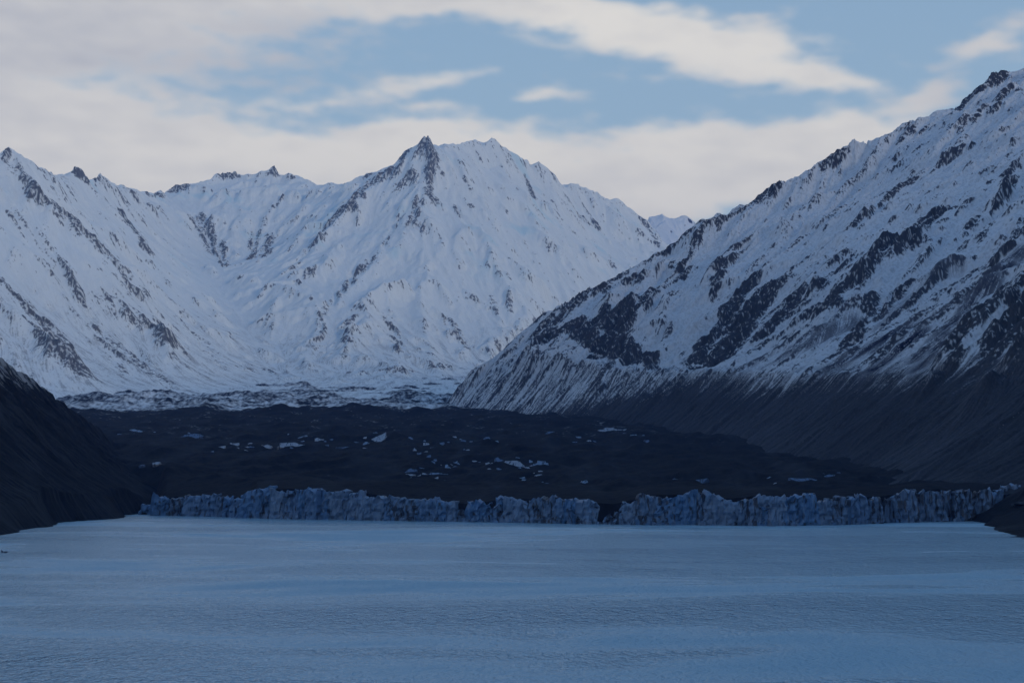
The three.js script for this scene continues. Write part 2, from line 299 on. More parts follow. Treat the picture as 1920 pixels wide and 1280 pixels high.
// ---------------------------------------------------------------- the snowy range at the head of the valley
function headRange() {
  const skyline = [[-260, 230, 9000], [-120, 252, 9500], [0, 280, 9800], [15, 275, 9850], [28, 281, 9900], [40, 291, 10000], [75, 310, 10300], [105, 323, 10700], [130, 327, 11000], [139, 315, 11080], [147, 322, 11150], [165, 332, 11400], [180, 336, 11600], [188, 321, 11700], [198, 336, 11850], [215, 346, 12100], [240, 355, 12500], [275, 364, 13000], [305, 365, 13400], [318, 354, 13500], [345, 346, 13600], [370, 339, 13700], [390, 336, 13800], [402, 325, 13900], [440, 322, 14000], [450, 331, 14000], [480, 325, 14000], [500, 317, 14000], [512, 310, 14000], [523, 328, 14000], [545, 333, 14000], [555, 327, 14000], [570, 338, 14050], [592, 349, 14100], [620, 343, 14200], [660, 338, 14200], [690, 342, 14000], [722, 319, 13600], [748, 302, 13300], [762, 287, 13200], [778, 272, 13080], [797, 255, 13000], [808, 268, 13000], [820, 278, 13050], [850, 271, 13300], [870, 264, 13400], [885, 260, 13450], [905, 266, 13500], [925, 256, 13600], [945, 272, 13650], [970, 288, 13700], [1000, 308, 13800], [1010, 302, 13850], [1035, 322, 13900], [1060, 347, 14000], [1085, 342, 14100], [1110, 358, 14200], [1140, 375, 14400], [1158, 373, 14500], [1185, 393, 14600], [1205, 415, 14700], [1225, 448, 14900], [1250, 475, 15000], [1330, 540, 15200], [1420, 620, 15400]];
  const lines = N([
    skyline, skyline.map(([x, y, d]) => [x, y + 95, d + 1300]),
    // left wall: the long rib, the low buttress and the rib between them
    [[-200, 262, 9400], [-60, 285, 9750], [25, 312, 9700], [72, 354, 9600], [139, 417, 9500], [211, 485, 9400], [253, 552, 9300], [310, 605, 9200], [370, 660, 9050], [425, 704, 8950]],
    [[-300, 360, 8500], [-60, 480, 8300], [0, 535, 8200], [42, 573, 8100], [84, 611, 8000], [139, 662, 7900], [177, 708, 7800], [205, 735, 7700]],
    [[-60, 400, 9050], [60, 480, 8900], [130, 560, 8800], [180, 610, 8700], [232, 653, 8600], [270, 690, 8450], [316, 728, 8250]],
    [[-60, 440, 8750], [20, 520, 8500], [70, 590, 8330], [120, 650, 8220], [170, 700, 8150], [220, 735, 7950]],
    [[290, 480, 10900], [330, 560, 10300], [390, 630, 9700], [440, 685, 9300]],
    // the bowl and its valley
    [[330, 425, 12500], [380, 505, 11750], [430, 572, 11000], [470, 632, 10300], [500, 680, 9700], [512, 705, 9400]],
    [[385, 400, 13000], [392, 440, 12750], [408, 482, 12350], [416, 510, 12050]], [[480, 425, 12950], [474, 470, 12550], [468, 502, 12250]], [[518, 412, 13050], [512, 450, 12700], [500, 482, 12400]], [[440, 400, 13000], [442, 470, 12350]],
    // the central peak: left ridge, main spur, right ribs, gullies between
    [[748, 302, 13300], [739, 308, 13100], [694, 343, 12800], [657, 378, 12500], [625, 407, 12300], [601, 431, 12100], [585, 462, 11900], [560, 487, 11650], [535, 525, 11250], [515, 565, 10850]],
    [[797, 255, 13000], [812, 290, 12850], [807, 330, 12700], [804, 354, 12600], [782, 382, 12400], [771, 423, 12150], [735, 460, 11850], [682, 500, 11500], [641, 545, 11100], [612, 582, 10750], [606, 600, 10500], [575, 650, 10050], [550, 695, 9650]],
    [[771, 423, 12150], [778, 470, 11850], [783, 504, 11600], [790, 560, 11100], [800, 610, 10700], [815, 660, 10200], [830, 694, 9900]],
    [[804, 354, 12600], [830, 372, 12600], [862, 396, 12500], [900, 430, 12300], [930, 480, 12000], [950, 540, 11600], [955, 600, 11200]],
    [[925, 256, 13600], [936, 290, 13450], [962, 335, 13200], [1000, 400, 12800], [1040, 460, 12500], [1080, 520, 12200], [1110, 570, 12000]],
    [[1060, 347, 14000], [1080, 400, 13700], [1120, 450, 13500], [1160, 500, 13300]],
    [[720, 585, 10850], [728, 596, 10650], [738, 630, 10300], [748, 665, 9950], [755, 696, 9700]], [[835, 590, 11000], [842, 602, 10850], [868, 630, 10650], [895, 660, 10450]], [[606, 600, 10500], [640, 640, 10150], [668, 680, 9850]],
    [[700, 402, 12550], [660, 452, 12000], [620, 512, 11400], [580, 572, 10800], [545, 625, 10300], [522, 675, 9800]], [[725, 522, 11350], [692, 585, 10700], [700, 640, 10150], [705, 690, 9750]], [[960, 420, 12650], [985, 500, 12050], [990, 580, 11400], [940, 640, 10800], [900, 684, 10400]],
    // the foot
    [[-500, 752, 7300], [60, 746, 7400], [150, 746, 7500], [230, 748, 7650], [330, 741, 8100], [400, 728, 8500], [450, 715, 8900], [500, 709, 9200], [560, 708, 9400], [650, 708, 9350], [750, 704, 9600], [850, 699, 10000], [905, 690, 10400], [1000, 680, 11000], [1200, 640, 12000], [1420, 640, 12500]],
  ]);
  lines.push([[-4000, 330, 7000], [2500, 330, 7000]]);
  let f = new Field(-5000, 2700, 7000, 15700, 18).skin(lines);
  const base = f.blurred(20);
  f.each((x, d, h) => { const w = sstep(380, 900, h); return h + w * (150 * (ridged(x / 1000 + 3 + 0.3 * noise(x / 500, d / 500, 4), d / 1000, 4, 5) - 0.5) + 56 * (ridged(x / 330, d / 330, 4, 9) - 0.5)); });
  f.erode(70000, 7, { life: 40, radius: 2, strength: 0.22 });
  f = f.finer(2); clock('head coarse');
  const rocks = f.survey([
    [375, 408, 388, 440, 398, 470, 22, 1], [410, 455, 420, 500, 14, 1], [478, 438, 470, 485, 15, 1], [508, 445, 498, 475, 17, 1], [527, 370, 515, 388, 7, 0.8], [590, 500, 560, 530, 10, 0.6],
    [797, 262, 800, 330, 18, 0.74], [812, 292, 806, 350, 13, 0.8], [770, 285, 740, 312, 10, 0.9], [745, 312, 700, 348, 13, 0.9], [792, 330, 740, 350, 12, 0.7], [694, 345, 655, 382, 14, 1], [655, 382, 600, 440, 13, 1], [612, 420, 586, 462, 12, 1.1], [575, 475, 540, 520, 10, 0.6],
    [785, 382, 770, 425, 14, 1], [755, 400, 720, 455, 9, 0.8], [800, 355, 815, 375, 9, 0.9], [770, 425, 800, 435, 9, 0.8], [692, 492, 665, 515, 14, 1], [668, 515, 638, 552, 15, 0.9], [640, 550, 600, 592, 12, 0.75], [855, 388, 862, 405, 7, 1], [884, 384, 8, 0.9], [868, 332, 880, 345, 4, 0.7], [985, 330, 1000, 370, 7, 1.1], [970, 358, 5, 0.9], [932, 268, 940, 282, 5, 1],
    [606, 598, 600, 660, 14, 0.6], [722, 590, 748, 650, 18, 0.55], [840, 600, 880, 652, 16, 0.6], [1085, 405, 1120, 425, 8, 0.8], [1195, 400, 1232, 452, 9, 0.9], [1145, 480, 1150, 500, 8, 0.8], [1065, 385, 6, 0.8], [1030, 465, 1045, 460, 7, 0.6], [900, 500, 960, 520, 10, 0.4], [860, 560, 960, 580, 26, 0.35], [1000, 490, 6, 0.8], [680, 560, 640, 640, 26, 0.35],
    [10, 300, 60, 360, 14, 0.8], [60, 350, 139, 417, 18, 0.8], [139, 417, 211, 485, 18, 0.8], [211, 485, 255, 552, 16, 0.85], [30, 400, 100, 500, 26, 0.45], [90, 480, 160, 560, 24, 0.5], [16, 280, 45, 296, 9, 0.8], [130, 322, 175, 345, 8, 0.9], [180, 330, 240, 380, 10, 0.5], [228, 400, 280, 470, 12, 0.7], [275, 360, 305, 370, 6, 0.6],
    [322, 356, 345, 350, 12, 1], [345, 350, 385, 338, 11, 1], [400, 330, 445, 334, 11, 0.75], [505, 316, 515, 318, 7, 0.7], [548, 332, 556, 330, 4, 0.8], [195, 560, 330, 640, 26, 0.5], [290, 500, 320, 540, 10, 0.5], [330, 590, 420, 690, 18, 0.4],
    [0, 535, 42, 573, 18, 0.6], [42, 573, 177, 708, 24, 0.85], [60, 620, 150, 690, 24, 0.7], [232, 655, 320, 728, 22, 0.6], [180, 620, 240, 700, 22, 0.5], [640, 700, 860, 690, 12, 0.45], [440, 690, 520, 700, 20, 0.4],
  ]);
  const rib = f.ribs(f.blurred(5), 55, 16, 43);
  f.each((x, d, h, o) => { const w = sstep(420, 700, h), m = Math.max(0, rocks[o]); return h + w * ((3 + 11 * m) * rib[o] + 10 * fbm(x / 130, d / 130, 3, 41) + m * (24 * (ridged(x / 110, d / 110, 4, 51) - 0.4) + 9 * noise(x / 26, d / 26, 57))); });
  f.erode(90000, 8, { life: 30, radius: 1, strength: 0.2 });
  f.calm(2, (o) => 0.75 + 1.2 * rocks[o]);
  f.pin([lines[0]], 160, 0.95).pin(lines.slice(2, 7).concat(lines.slice(12, 18)), 90, 0.5);
  f.each((x, d, h, o) => h + 2.6 * noise(x / 20, d / 20, 61) * (0.15 + Math.max(0, rocks[o])) + 5 * rocks[o] * noise(x / 34, d / 34, 63));
  clock('head fine');
  const low = f.blurred(6), lic = streaks(f, f.blurred(4), 2048, 2048, 9, 3);
  const map = paint(f, 2048, 2048, (x, d, y, s, r, st, m, c) => {
    const n = fbm(x / 75, d / 75, 4, 71), n2 = noise(x / 15, d / 15, 79), n3 = noise(x / 30, d / 30, 77), rb = f.sample(x, d, rib), foot = sstep(1350, 560, y);
    const ledge = noise(x / 21 + 0.4 * rb, d / 17, 87) + 0.6 * noise(x / 9, d / 9, 89);
    let rock = m * 1.0 + Math.max(-0.12, Math.min(0.25, (s - 0.85) * 0.4)) + 0.5 * n + 0.46 * n2 + 0.28 * n3 + 0.13 * st + 0.15 * rb + Math.max(-0.22, Math.min(0.22, r * 0.02)) - 0.70 + 0.27 * foot;
    rock = sstep(-0.05, 0.13, rock) * (0.94 - 0.72 * sstep(0.08, 0.34, ledge));
    const dust = foot * sstep(-0.1, 1.3, st * 0.7 + n * 1.6 + rb * 0.35 + n2 * 0.6) * 0.55;
    const ice = sstep(0.16, 0.5, fbm(x / 420 + 9, d / 260, 4, 83)) * sstep(1300, 1700, y) * sstep(0.42, 0.7, s) * 0.8;
    const t = 0.82 + 0.035 * n + 0.02 * st, k = 0.085 + 0.035 * n2 + 0.015 * st;
    const sr = mix(t * 0.97, 0.55, ice), sg = mix(t * 1.0, 0.73, ice), sb = mix(t * 1.0, 0.8, ice), w = Math.max(rock, dust);
    c[0] = mix(sr, k * 1.02, w); c[1] = mix(sg, k, w); c[2] = mix(sb, k * 1.04, w);
  }, { lic, mark: rocks, low });
  const mat = new THREE.MeshPhysicalMaterial({ map, roughness: 0.85, specularIntensity: 0.1 });
  const [left, back, centre] = lands(f, ['left_mountain', 'cirque_mountain', 'central_mountain'], (x, d, h) => {
    const u = x / d * FOCAL + 960; if (u < -230 || u > 1460) return -1;
    const s = f.sample(x, d, base) ; void s;
    if (h < glacierHeight(x, d) - 25 && d < 11000) return -1;
    const e1 = mix(505, 240, sstep(9000, 13000, d)), e2 = mix(520, 700, sstep(9300, 14000, d)); return u < e1 ? 0 : u < e2 ? 1 : 2;
  }, mat);
  tag(left, 'snowy mountain wall with rocky ribs falling from the left edge to the glacier', 'mountain', 'structure');
  tag(back, 'snow bowl below a jagged ridge left of the highest central peak', 'mountain', 'structure');
  tag(centre, 'broad snow-covered pointed peak in the centre with a rocky left ridge', 'mountain', 'structure');
}

// ---------------------------------------------------------------- debris-covered glacier: long profile and hummocks
const PROFILE = [[0, 20], [2300, 34], [2600, 38], [3000, 62], [4000, 142], [5000, 226], [6000, 292], [7000, 358], [8000, 436], [9000, 530], [10000, 608], [12000, 700], [16000, 800]];
function glacierBase(d) { let k = 1; while (k < PROFILE.length - 1 && PROFILE[k][0] < d) k++; const a = PROFILE[k - 1], b = PROFILE[k]; return mix(a[1], b[1], (d - a[0]) / (b[0] - a[0])); }
function glacierHeight(x, d) {
  const w = sstep(2350, 2800, d), u = x / d;
  let h = glacierBase(d) + w * (20 * fbm(x / 260, d / 330, 3, 101) + 9 * fbm(x / 60, d / 75, 3, 111) + 16 * (ridged(x / 190 + 5, d / 260, 3, 121) - 0.45));
  const far = sstep(5300, 6600, d); h += far * (46 * (ridged(x / 700 + 0.7, d / 520, 4, 131) - 0.5) + 22 * fbm(x / 170, d / 150, 3, 137));
  const crest = Math.exp(-Math.pow((d - 5650 - 90 * noise(x / 500, 3, 141)) / 170, 2)) * sstep(-1300, -900, x) * sstep(100, -350, x); h += crest * (18 + 26 * noise(x / 150, 1, 143) + 10 * noise(x / 50, 1, 145));
  void u; return h;
}

headRange();
clock('head range');

// ---------------------------------------------------------------- the far peak behind the central one
function farPeak() {
  const line = [[1150, 470], [1195, 438], [1212, 420], [1217, 402], [1226, 405], [1236, 404], [1242, 400], [1252, 407], [1266, 407], [1278, 401], [1286, 400], [1298, 411], [1312, 428], [1350, 470], [1400, 520]];
  const lines = N([line.map(([x, y]) => [x, y, 20000]), line.map(([x, y]) => [x, y + 60, 21200]), [[1100, 560, 18000], [1400, 600, 18000]], [[1242, 400, 20000], [1255, 440, 19500], [1270, 480, 19000]], [[1217, 402, 20000], [1222, 450, 19400]]]);
  const f = new Field(800, 3200, 18000, 21400, 14).skin(lines);
  f.each((x, d, h) => h + 40 * (ridged(x / 300, d / 300, 4, 5) - 0.5)); f.erode(9000, 3, { life: 30, radius: 1 });
  const map = paint(f, 512, 512, (x, d, y, s, r, st, m, c) => { const n = fbm(x / 70, d / 70, 4, 71), k = sstep(0, 0.15, n + s * 0.5 - 0.85); c[0] = mix(0.8, 0.06, k); c[1] = mix(0.82, 0.06, k); c[2] = mix(0.85, 0.065, k); });
  const [m] = lands(f, ['far_mountain'], (x, d) => 0, new THREE.MeshPhysicalMaterial({ map, roughness: 0.85, specularIntensity: 0.1 }));
  tag(m, 'small distant snow peak with two horns in the gap right of the central peak', 'mountain', 'structure');
}
farPeak();

// ---------------------------------------------------------------- the right valley wall
function rightWall() {
  const S0 = along([[2150, 0], [2020, 70], [1960, 105], [1920, 124], [1905, 132], [1886, 127], [1868, 135], [1850, 149], [1838, 155], [1815, 182], [1795, 204], [1770, 212], [1740, 222], [1700, 229], [1682, 240], [1662, 256], [1640, 259], [1622, 256], [1600, 265], [1575, 282], [1540, 301], [1500, 323], [1475, 337], [1458, 337], [1435, 352], [1410, 376], [1380, 396], [1310, 427], [1240, 469], [1190, 496], [1150, 519], [1075, 552], [1030, 585], [985, 620], [950, 650], [905, 681], [885, 690], [870, 712], [850, 740], [830, 768]], 6900, 6250);
  const lines = N([
    S0, S0.map(([x, y, d]) => [x, y + 75, d + 600]),
    [[1640, 259, 6720], [1600, 322, 6500], [1559, 376, 6300], [1500, 402, 6200], [1450, 412, 6150], [1394, 432, 6100], [1345, 470, 6000], [1325, 500, 5900]],
    [[1250, 464, 6500], [1215, 510, 6250], [1188, 550, 6020], [1165, 600, 5800], [1150, 650, 5620], [1140, 680, 5500]],
    [[1110, 538, 6400], [1080, 580, 6200], [1060, 620, 6000], [1040, 655, 5850]],
    [[1310, 460, 6330], [1308, 530, 5930], [1296, 582, 5680], [1280, 635, 5450], [1262, 684, 5250]],
    [[1559, 376, 6300], [1500, 432, 5950], [1460, 482, 5750], [1430, 532, 5550], [1400, 585, 5320], [1360, 645, 5080], [1320, 689, 4930]],
    [[2050, 100, 6200], [1920, 183, 6100], [1854, 245, 6000], [1801, 289, 5900], [1714, 342, 5750], [1665, 376, 5650], [1617, 434, 5500], [1549, 486, 5330], [1510, 550, 5130], [1480, 610, 4930], [1445, 660, 4760]],
    [[2050, 230, 5500], [1920, 302, 5450], [1840, 354, 5350], [1747, 414, 5200], [1684, 445, 5080], [1636, 475, 4980], [1588, 528, 4820], [1548, 580, 4660], [1510, 635, 4500], [1480, 685, 4360]],
    [[2050, 300, 4950], [1920, 388, 4850], [1840, 452, 4750], [1767, 523, 4580], [1694, 580, 4400], [1640, 632, 4240], [1600, 685, 4080]],
    [[2050, 350, 4450], [1920, 442, 4350], [1844, 514, 4230], [1781, 565, 4120], [1720, 618, 4000], [1670, 680, 3850]],
    [[2050, 420, 3950], [1920, 508, 3850], [1868, 555, 3790], [1810, 597, 3700], [1772, 650, 3600], [1745, 690, 3520]],
    [[2100, 480, 3550], [1980, 570, 3420], [1920, 622, 3370], [1880, 672, 3310], [1850, 700, 3260]],
    [[985, 640, 6080], [1000, 652, 5950], [1040, 662, 5800], [1085, 672, 5620], [1150, 684, 5380], [1220, 690, 5150], [1280, 692, 4970], [1340, 691, 4780], [1430, 694, 4480], [1520, 698, 4210], [1600, 700, 3980], [1700, 702, 3720], [1800, 706, 3480], [1920, 716, 3230], [2050, 725, 3000], [2200, 730, 2800]],
    [[1040, 662, 5900], [1085, 674, 5740], [1150, 686, 5500], [1220, 692, 5270], [1280, 694, 5080], [1340, 694, 4880], [1430, 697, 4580]],
    [[820, 775, 6250], [900, 782, 5900], [1000, 790, 5480], [1150, 800, 4900], [1300, 812, 4400], [1500, 842, 3720], [1700, 876, 3120], [1850, 905, 2780], [1920, 918, 2640], [2050, 930, 2480], [2300, 950, 2250]],
    [[600, 900, 6600], [800, 860, 5900], [1000, 880, 5000], [1300, 900, 3950], [1500, 930, 3300], [1700, 960, 2700], [1900, 990, 2300]],
  ]);
  lines.push([[-900, 120, 7600], [-900, 60, 4000], [-900, 20, 2200], [600, 5, 2200]]);
  let f = new Field(-800, 2700, 2300, 7500, 10).skin(lines);
  f.each((x, d, h) => { const u = x / d * FOCAL + 960, w = sstep(330, 640, h) * sstep(-400, 300, x); void u; return h + w * (85 * (ridged(x / 620 + 3, d / 420 + 0.25 * noise(x / 300, d / 300, 6), 4, 205) - 0.5) + 22 * (ridged(x / 190, d / 150, 3, 209) - 0.5)); });
  f.erode(70000, 17, { life: 45, radius: 2, strength: 0.22 });
  f = f.finer(2); clock('right coarse');
  const rocks = f.survey([
    // bare buttresses above the bench
    [1175, 575, 1010, 642, 26, 1.5], [1182, 570, 1130, 665, 38, 1.7], [1150, 640, 1215, 678, 26, 1.7], [1080, 620, 1180, 672, 26, 1.6], [1100, 560, 1010, 625, 20, 0.9], [1190, 520, 1120, 555, 20, 0.75], [1245, 500, 1210, 580, 12, 0.7], [1240, 470, 1290, 520, 16, 0.85],
    [1410, 520, 1300, 685, 24, 1.5], [1445, 545, 1350, 670, 40, 1.7], [1490, 560, 1430, 630, 26, 1.5], [1400, 620, 1310, 688, 22, 1.6], [1395, 470, 1350, 510, 16, 0.85], [1350, 490, 1340, 560, 16, 0.7],
    [1300, 430, 1240, 480, 12, 0.7], [1470, 340, 1420, 390, 16, 0.75], [1420, 385, 1350, 430, 12, 0.65], [1590, 275, 1560, 310, 7, 0.5],
    [1920, 130, 1850, 160, 16, 0.85], [1850, 165, 1800, 205, 12, 0.9], [1900, 170, 1800, 250, 14, 0.7], [1780, 230, 1670, 270, 14, 0.6], [1850, 245, 1780, 300, 10, 0.8], [1790, 295, 1700, 350, 9, 0.75], [1700, 345, 1600, 430, 12, 0.75], [1720, 330, 1680, 300, 10, 0.5],
    [1920, 300, 1860, 345, 10, 0.7], [1860, 345, 1750, 410, 12, 0.8], [1760, 400, 1690, 460, 24, 1.2], [1680, 445, 1600, 520, 24, 1.2], [1650, 470, 1560, 560, 26, 1.1], [1600, 480, 1540, 530, 22, 0.8], [1560, 545, 1510, 600, 14, 0.7], [1640, 560, 1600, 640, 18, 1.1], [1690, 540, 1640, 600, 20, 1.2], [1620, 590, 1580, 650, 12, 0.8],
    [1900, 345, 1830, 470, 14, 0.7], [1830, 410, 1800, 480, 12, 0.7], [1770, 520, 1700, 575, 10, 1.1], [1700, 575, 1600, 660, 9, 1.05], [1920, 440, 1850, 510, 10, 0.8], [1850, 510, 1690, 640, 8, 1], [1690, 640, 1640, 680, 8, 1],
    [1920, 520, 1860, 570, 16, 1.5], [1860, 570, 1790, 640, 22, 1.5], [1900, 600, 1840, 690, 34, 1.6], [1920, 560, 1920, 700, 40, 1.6], [1800, 640, 1780, 690, 18, 1.4],
  ]);
  const scree = f.survey([[1760, 590, 1560, 690, 40, 1.15], [1920, 470, 1720, 670, 34, 1.1], [1600, 600, 1440, 685, 34, 0.95], [1800, 480, 1640, 620, 20, 0.7], [1720, 630, 1640, 695, 40, 1.2], [1500, 640, 1400, 690, 16, 0.8], [1800, 600, 1720, 690, 30, 1.1]]);
  const snowy = f.survey([[1305, 520, 1262, 682, 20, 1], [1310, 560, 1290, 660, 26, 1], [1185, 545, 1215, 620, 1250, 682, 8, 1], [1440, 640, 1280, 690, 8, 0.8], [990, 648, 1085, 671, 1150, 683, 1220, 688, 1340, 689, 4.5, 1.3], [1470, 660, 1340, 690, 10, 0.5]]);
  const rib = f.ribs(f.blurred(6), 26, 26, 247), rib2 = f.ribs(f.blurred(12), 75, 40, 249);
  f.each((x, d, h, o) => { const w = sstep(300, 450, h), m = rocks[o]; return h + w * ((3.5 + 3 * m) * rib[o] + (7 + 4 * m) * rib2[o] + 2 * fbm(x / 45, d / 45, 2, 241) + m * (15 * (ridged(x / 90, d / 70, 4, 251) - 0.42) + 4 * noise(x / 15, d / 15, 257))) + (1 - w) * (2.2 * rib[o] + 3 * rib2[o] + 2 * fbm(x / 40, d / 40, 3, 243)); });
  f.erode(130000, 18, { life: 30, radius: 1, strength: 0.2 });
  f.pin([lines[0]], 110, 0.95).pin(lines.slice(2, 13), 60, 0.4).pin([lines[13]], 45, 1);
  f.each((x, d, h, o) => h + 1.5 * noise(x / 11, d / 11, 261) * (0.25 + rocks[o]) + 5 * noise(x / 30, d / 30, 263) * sstep(0.2, 0.8, rocks[o]));
  clock('right fine');
  const low = f.blurred(6), soft = f.blurred(5), W = 1664, H = 2048, lic = streaks(f, soft, W, H, 12, 13), lic2 = streaks(f, soft, W, H, 40, 14);
  let kk = -1;
  const map = paint(f, W, H, (x, d, y, s, r, st, m, c) => {
    kk++; const s2 = lic2[kk], g = f.sample(x, d, scree), sn = f.sample(x, d, snowy), rb = f.sample(x, d, rib), rb2 = f.sample(x, d, rib2);
    const n = fbm(x / 50, d / 50, 4, 271), n2 = noise(x / 8, d / 8, 279), n3 = noise(x / 18, d / 18, 275), nb = fbm(x / 420, d / 420, 3, 281);
    let rock = m * 0.85 + Math.max(-0.12, Math.min(0.25, (s - 0.75) * 0.4)) + 0.32 * n + 0.28 * n2 + 0.22 * n3 + 0.1 * st + 0.13 * rb + 0.12 * rb2 + Math.max(-0.25, Math.min(0.25, r * 0.035)) - 0.63 - sn * 1.2 + 0.27 * sstep(1000, 420, y + 200 * nb);
    const ledge = noise(x / 11 + 0.4 * rb, d / 9, 287) + 0.7 * noise(x / 5, d / 5, 289);
    rock = sstep(-0.06, 0.16, rock) * (0.96 - 0.62 * sstep(0.16 + 0.28 * Math.max(0, m - 0.6), 0.5 + 0.28 * Math.max(0, m - 0.6), ledge));
    // thin snow on the bench and its wall lies in strips down the slope; it gives out where the valley is low
    const line = mix(330, 200, sstep(4100, 5900, d)) + 50 * nb, thin = sstep(line + 120, line - 80, y + 22 * st + 14 * rb);
    const strips = sstep(-0.5, 1.1, s2 * 0.55 + 0.5 * st + 1.1 * n + 0.5 * n2 + 0.35 * rb + thin * 3.4 + 0.15 - sn * 2);
    const edge = mix(390, 530, sstep(4300, 5500, d)) + 40 * nb, low2 = sstep(edge, edge - 110, y + 40 * n + 18 * s2);
    let bare = Math.max(rock, low2 * strips * 0.97);
    bare = Math.max(bare, g * sstep(-1.1, 0.9, s2 * 0.8 + st * 0.4 + g * 0.9 + n - sn) * 0.95);
    bare = Math.max(bare, 0.13 + 0.2 * sstep(-0.1, 0.5, n2 + 0.5 * n3 + 0.25 * st) + 0.1 * sstep(900, 500, y));
    const t = 0.78 + 0.03 * n + 0.02 * st, k = 0.016 + 0.008 * n2 + 0.005 * st + 0.05 * g * (1 - 0.6 * Math.min(1, m)) + 0.005 * s2 + 0.016 * sstep(0.0, 0.45, nb + 0.15 * s2) * low2;
    c[0] = mix(t * 0.965, k, bare); c[1] = mix(t * 0.995, k * 1.02, bare); c[2] = mix(t * 1.05, k * 1.2, bare);
  }, { lic, mark: rocks, low });
  const [m] = lands(f, ['right_mountain'], (x, d, h) => {
    const u = x / d * FOCAL + 960; if (u > 2150 || u < 760 || d < 4400 && u < 1150 || h < glacierHeight(x, d) - 12 || d < 2620 && u < 1890) return -1; return 0;
  }, new THREE.MeshPhysicalMaterial({ map, roughness: 0.88, specularIntensity: 0.1 }));
  tag(m, 'steep mountain wall on the right with dark buttresses, screes and snow gullies above a bench', 'mountain', 'structure');
}
rightWall(); clock('right wall');

// ---------------------------------------------------------------- the valley walls go on beside and behind the viewer
function sideRange(name, label, side, foot, d0, d1, seed) {
  const f = new Field(side > 0 ? 600 : -6000, side > 0 ? 7500 : -600, d0, d1, 50);
  f.each((x, d) => { const t = Math.abs(x) - foot(d), up = t < 0 ? t : (side > 0 ? 3400 : 2400) * (1 - Math.exp(-t / (side > 0 ? 2600 : 1900))); return up + sstep(0, 500, t) * (260 * (ridged(x / 1500, d / 1100, 4, seed) - 0.5) + 120 * fbm(x / 500, d / 500, 3, seed + 7)) - sstep(4600, 6200, t) * 900; });
  f.erode(9000, seed, { life: 30, radius: 1 });
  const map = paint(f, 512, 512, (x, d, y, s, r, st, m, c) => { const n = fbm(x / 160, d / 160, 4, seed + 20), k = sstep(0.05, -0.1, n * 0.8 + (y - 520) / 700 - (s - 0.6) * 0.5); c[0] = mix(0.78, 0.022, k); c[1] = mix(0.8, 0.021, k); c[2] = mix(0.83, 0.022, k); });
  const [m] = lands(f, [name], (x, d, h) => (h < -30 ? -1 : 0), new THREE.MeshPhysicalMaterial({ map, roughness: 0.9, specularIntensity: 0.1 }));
  tag(m, label, 'mountain', 'structure');
}
sideRange('right_range', 'mountain range beyond the right edge shading the lake', 1, (d) => Math.max(1000, 0.41 * d + 40) + 500 * sstep(-500, -3500, d), -4000, 5200, 881);
sideRange('left_range', 'mountain range beyond the left edge above the moraine', -1, (d) => Math.max(1500, 0.40 * d + 500), -4000, 6800, 891);
// ---------------------------------------------------------------- dark moraine slopes by the lake
function moraine(name, label, box, lines, cell, seed, snowline) {
  let f = new Field(...box, cell * 2).skin(lines); const plan = f.finer(2).h;
  f.each((x, d, h) => h + sstep(2, 30, h) * (9 * fbm(x / 140, d / 140, 3, seed) + 7 * (ridged(x / 70, d / 70, 3, seed + 5) - 0.5)));
  f.erode(26000, seed, { life: 50, radius: 2, strength: 0.2 });
  f = f.finer(2);
  f.each((x, d, h) => h + sstep(0, 12, h) * 1.8 * fbm(x / 18, d / 18, 3, seed + 9) + 0.9 * fbm(x / 9, d / 9, 2, seed + 12));
  f.erode(60000, seed + 1, { life: 40, radius: 1, strength: 0.2 });
  f.pin([lines[3]], 60, 0.9); f.each((x, d, h, o) => (plan[o] < 30 ? Math.min(h, plan[o] * 1.3 - 1.6) : h));
  const W = 1024, H = 1024, lic = streaks(f, f.blurred(5), W, H, 26, seed);
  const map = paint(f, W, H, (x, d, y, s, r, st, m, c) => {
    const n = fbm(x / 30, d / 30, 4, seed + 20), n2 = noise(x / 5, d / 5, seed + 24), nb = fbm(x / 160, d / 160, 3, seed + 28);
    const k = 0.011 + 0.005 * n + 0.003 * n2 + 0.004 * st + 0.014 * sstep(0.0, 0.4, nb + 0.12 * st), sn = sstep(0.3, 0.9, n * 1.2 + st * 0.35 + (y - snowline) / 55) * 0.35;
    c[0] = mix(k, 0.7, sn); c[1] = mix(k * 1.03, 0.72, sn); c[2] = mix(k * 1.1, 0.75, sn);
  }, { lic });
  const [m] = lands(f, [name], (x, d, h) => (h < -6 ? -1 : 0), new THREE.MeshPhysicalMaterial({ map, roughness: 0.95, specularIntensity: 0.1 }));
  return tag(m, label, 'slope', 'structure');
}
